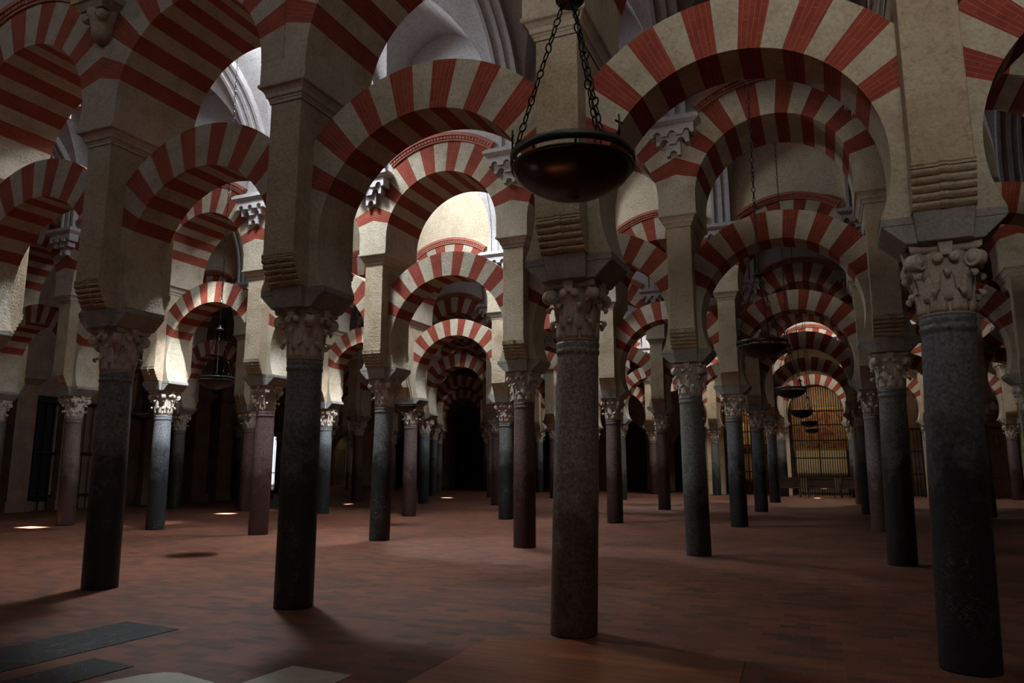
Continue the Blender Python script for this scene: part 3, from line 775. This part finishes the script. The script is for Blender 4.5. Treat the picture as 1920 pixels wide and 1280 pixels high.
slab('plank_floor', [(-.71, -.60), (-.64, -4.2), (1.7, -4.2), (1.56, -.52), (.9, -.36), (0, -.32)], M['plank'], 'glossy brown wooden planks in the floor before the centre column', 'floor panel', .008)

# ------------------------------------------------------------------ hanging lamps
def chain_mesh(p0, p1, link_l=.062, alt=True, r=.0048, w=.017):
    b = MB(); p0, p1 = Vector(p0), Vector(p1); L = (p1-p0).length; n = max(2, int(L/(link_l*.84))); d = (p1-p0)/n
    dn = d.normalized(); a = dn.cross(Vector((.3, .9, .1))).normalized(); c = dn.cross(a)
    for k in range(n):
        m = p0+d*(k+.5); side = a if k % 2 else c; ll = d.length*.62
        rr = w*(1.35 if k % 3 == 0 else .75); l2 = ll if k % 3 else d.length*.5
        pts = []
        for q in range(10):
            t = 2*pi*q/10; pts.append(m+dn*(cos(t)*l2)+side*(sin(t)*rr))
        b.tube(pts, r, 5, closed=True)
    return b
ZL = 3.12
def lamp_parts(R=.335, SQ=.74):
    out = []
    b = MB(); b.lathe([(r_, z_*.74) for r_, z_ in [(.0, -.205), (.05, -.203), (.12, -.190), (.19, -.16), (.25, -.12), (.30, -.075), (.328, -.03), (.335, -.005), (.335, .004), (.318, .004), (.31, -.02), (.24, -.10), (.12, -.165), (.0, -.18)]], 56, caps=False)
    b.lathe([(0, -.166), (.02, -.164), (.035, -.156), (.05, -.146)], 16, caps=False); out.append(('bowl', b.mesh('bowl', M['bowl'])))
    b = MB(); b.lathe([(.345, .028), (.352, .03), (.352, .075), (.345, .078), (.338, .075), (.338, .03), (.345, .028)], 56, caps=False); b.lathe([(.335, -.006), (.346, -.002), (.346, .008), (.335, .01), (.335, -.006)], 56, caps=False); out.append(('rim_band', b.mesh('rim_band', M['bronze'])))
    b = MB()
    for k in range(9):
        a = 2*pi*k/9+.2; b.tube([(.339*cos(a), .339*sin(a), .0), (.343*cos(a), .343*sin(a), .035)], .007, 6)
    out.append(('posts', b.mesh('posts', M['bronze'])))
    for k in range(3):
        a = 2*pi*k/3+3.4; b = chain_mesh((.34*cos(a), .34*sin(a), .08), (.035*cos(a), .035*sin(a), .975)); out.append(('lamp_chain', b.mesh('lamp_chain', M['iron'])))
    for k in range(3):
        b = MB(); a = 2*pi*k/3+3.4+.35; x, y = .345*cos(a), .345*sin(a)
        b.tube([(x, y, .07), (x, y, .19)], .006, 5); b.tube([(x-.03*sin(a), y+.03*cos(a), .15), (x+.03*sin(a), y-.03*cos(a), .15)], .006, 5)
        out.append(('cross_finial', b.mesh('cross_finial', M['bronze'])))
    b = MB(); b.lathe([(0, .96), (.075, .96), (.085, .972), (.085, .982), (.05, 1.0), (.022, 1.02), (.018, 1.06), (0, 1.07)], 24, caps=False); out.append(('canopy_disc', b.mesh('canopy_disc', M['bronze'])))
    b = chain_mesh((0, 0, 1.06), (0, 0, VC+VR-ZL-.01), .085, r=.006, w=.02); out.append(('suspension_chain', b.mesh('suspension_chain', M['iron'])))
    b = MB(); b.lathe([(0, -.1), (.07, -.1), (.08, -.02), (.075, .0), (0, .0)], 16, caps=False); out.append(('oil_cup', b.mesh('oil_cup', M['bronze'])))
    return out
LP = lamp_parts()
LAMPS = [(1.17, -3.62, 'large dark bronze dish lamp hanging on chains before the centre pier, nearest'),
 (1.57, 3.0, 'dark bronze dish lamp hanging in the right aisle, second nearest on the right'),
 (1.6, 9.5, 'dark bronze dish lamp in the right aisle, third nearest on the right'),
 (1.56, 16.9, 'small dark dish lamp in the right aisle above the lit gate, fourth nearest'),
 (1.6, 23.2, 'small dark dish lamp before the lit gate, fifth nearest on the right'),
 (1.55, 29.4, 'smallest dark dish lamp, lowest in the photo before the lit painting'),
 (-8.12, 3.25, 'dark dish lamp hanging at the left between the two front-left columns'),
 (-8.17, 10.0, 'dark dish lamp hanging left of centre beside a purplish column'),
 (-17.9, 9.9, 'faint dark dish lamp deep at the left beside the leftmost front column')]
for x, y, lab in LAMPS:
    t = thing('hanging_lamp', (x, y, ZL), lab, 'hanging lamp', 'bronze dish lamps on chains'); t.scale = (.93, .93, 1)
    for nm, me in LP: link(nm, me, t)
bpy.data.objects.remove([o for o in bpy.data.objects if o.name.startswith('sanctuary_lamp')][0])

# ------------------------------------------------------------------ light
W = bpy.data.worlds.new('sky'); bpy.context.scene.world = W; W.use_nodes = True
bg = W.node_tree.nodes['Background']; bg.inputs[0].default_value = (.80, .90, 1.0, 1); bg.inputs[1].default_value = 6.0
def area(name, loc, size, power, color=(.86, .93, 1.0), rot=(0, 0, 0), sy=None, spread=None):
    d = bpy.data.lights.new(name, 'AREA'); d.energy = power; d.color = color; d.size = size
    if sy: d.shape = 'RECTANGLE'; d.size_y = sy
    if spread: d.spread = spread
    o = bpy.data.objects.new(name, d); C.objects.link(o); o.location = loc; o.rotation_euler = rot; return o
s = bpy.data.lights.new('sun', 'SUN'); s.energy = 520; s.angle = radians(.55); s.color = (.97, .98, 1)
so = bpy.data.objects.new('sun', s); C.objects.link(so); so.rotation_euler = D.to_track_quat('-Z', 'Y').to_euler(); so.location = (0, 0, 20)
# daylight falling through the skylights in the vaults
PW_ = {0: 900, 1: 700, 2: 700, 3: 700, 4: 0}
for n_, (hx, hy, a, c) in enumerate(HOLES):
    area('skylight_daylight', (hx, hy, VC+VR-.03), .84, [1900, 2100, 1500, 1100, 500][n_], sy=.72, spread=radians(102))
    b = MB()
    for s_ in (-1, 1): b.box(hx+s_*(a+.02)-.03, hx+s_*(a+.02)+.03, hy-c, hy+c, VC+VR-.06, VC+VR+.25); b.box(hx-a-.05, hx+a+.05, hy+s_*(c+.02)-.03, hy+s_*(c+.02)+.03, VC+VR-.1, VC+VR+.25)
    struct(b.build('window_%d' % (n_+1), M['plaster']))
# added window frame and fill light behind the camera, for the front arches
b = MB()
for x0, x1, z0, z1 in ((1.4, 1.5, 5.9, 8.1), (4.5, 4.6, 5.9, 8.1), (1.4, 4.6, 5.8, 5.95), (1.4, 4.6, 8.05, 8.2), (2.95, 3.05, 5.9, 8.1)): b.box(x0, x1, -12.22, -12.1, z0, z1)
struct(b.build('window_6', M['plaster']))
area('window_daylight', (3.0, -12.05, 7.0), 3.0, 1450, (1, .93, .84), (radians(117), 0, radians(-14)), 2.0, radians(100))
def beam(loc, target, power, ang, blend=.25):
    d = bpy.data.lights.new('skylight_beam', 'SPOT'); d.energy = power; d.spot_size = radians(ang); d.spot_blend = blend; d.shadow_soft_size = .12; d.color = (.93, .97, 1)
    o = bpy.data.objects.new('skylight_beam', d); C.objects.link(o); o.location = loc
    o.rotation_euler = (Vector(target)-Vector(loc)).to_track_quat('-Z', 'Y').to_euler()
for n_ in range(3):  # spots added at the skylights to light the arch springers
    beam((HOLES[n_][0], HOLES[n_][1]+.2, VC+VR-.1), (-4*SX+.45, (n_+1)*SY, 3.75), [42000, 30000, 24000][n_], 10)
for n_, e in enumerate((1900, 3200, 350, 80)):  # point fills added below the skylights to brighten the vault
    d = bpy.data.lights.new('skylight_glow', 'POINT'); d.energy = e; d.shadow_soft_size = .75; d.color = (.86, .93, 1)
    o = bpy.data.objects.new('skylight_glow', d); C.objects.link(o); o.location = (HOLES[n_][0], HOLES[n_][1], VC+VR-.42)
area('aisle_daylight', (-1.5, -5.2, 9.3), 2.0, 25, (1, .93, .86))  # weak fill added over the front nave, no opening above it
area('aisle_daylight', (-5, 29.9, 10.6), 1.0, 1500, (1, .97, .93)); area('aisle_daylight', (3.3, 29.9, 10.6), 1.0, 1000, (1, .97, .93))  # fills added in the far nave, the vault has no openings here
area('chapel_lamp', (1.75, 35.7, 6.2), .6, 260, (1, .82, .52)); area('chapel_lamp', (-1.75, 35.8, 6.2), .6, 200, (1, .70, .32)); area('chapel_lamp', (5.1, 36.3, 6.0), .6, 60, (1, .82, .6)); area('chapel_lamp', (9.2, 36.3, 6.0), .5, 25, (1, .8, .5))
area('chapel_lamp', (-31.1, 41.3, 6.0), .6, 160, (1, .82, .5))

# ------------------------------------------------------------------ camera and view
cd = bpy.data.cameras.new('camera'); co = bpy.data.objects.new('camera', cd); C.objects.link(co)
co.location = CAM; co.rotation_euler = (pi/2+PIT, 0, YAW); cd.sensor_width = 36; cd.lens = FPX/1920*36; cd.clip_end = 200
sc = bpy.context.scene; sc.camera = co
sc.view_settings.view_transform = 'Standard'; sc.view_settings.look = 'None'; sc.view_settings.gamma = 1; sc.view_settings.exposure = 0
sc.view_settings.use_curve_mapping = False
sc.view_settings.exposure = -1.74
cy = sc.cycles; cy.max_bounces = 7; cy.diffuse_bounces = 3; cy.glossy_bounces = 3; cy.transmission_bounces = 2; cy.use_denoising = True
cy.sample_clamp_indirect = 6; cy.caustics_reflective = False; cy.caustics_refractive = False
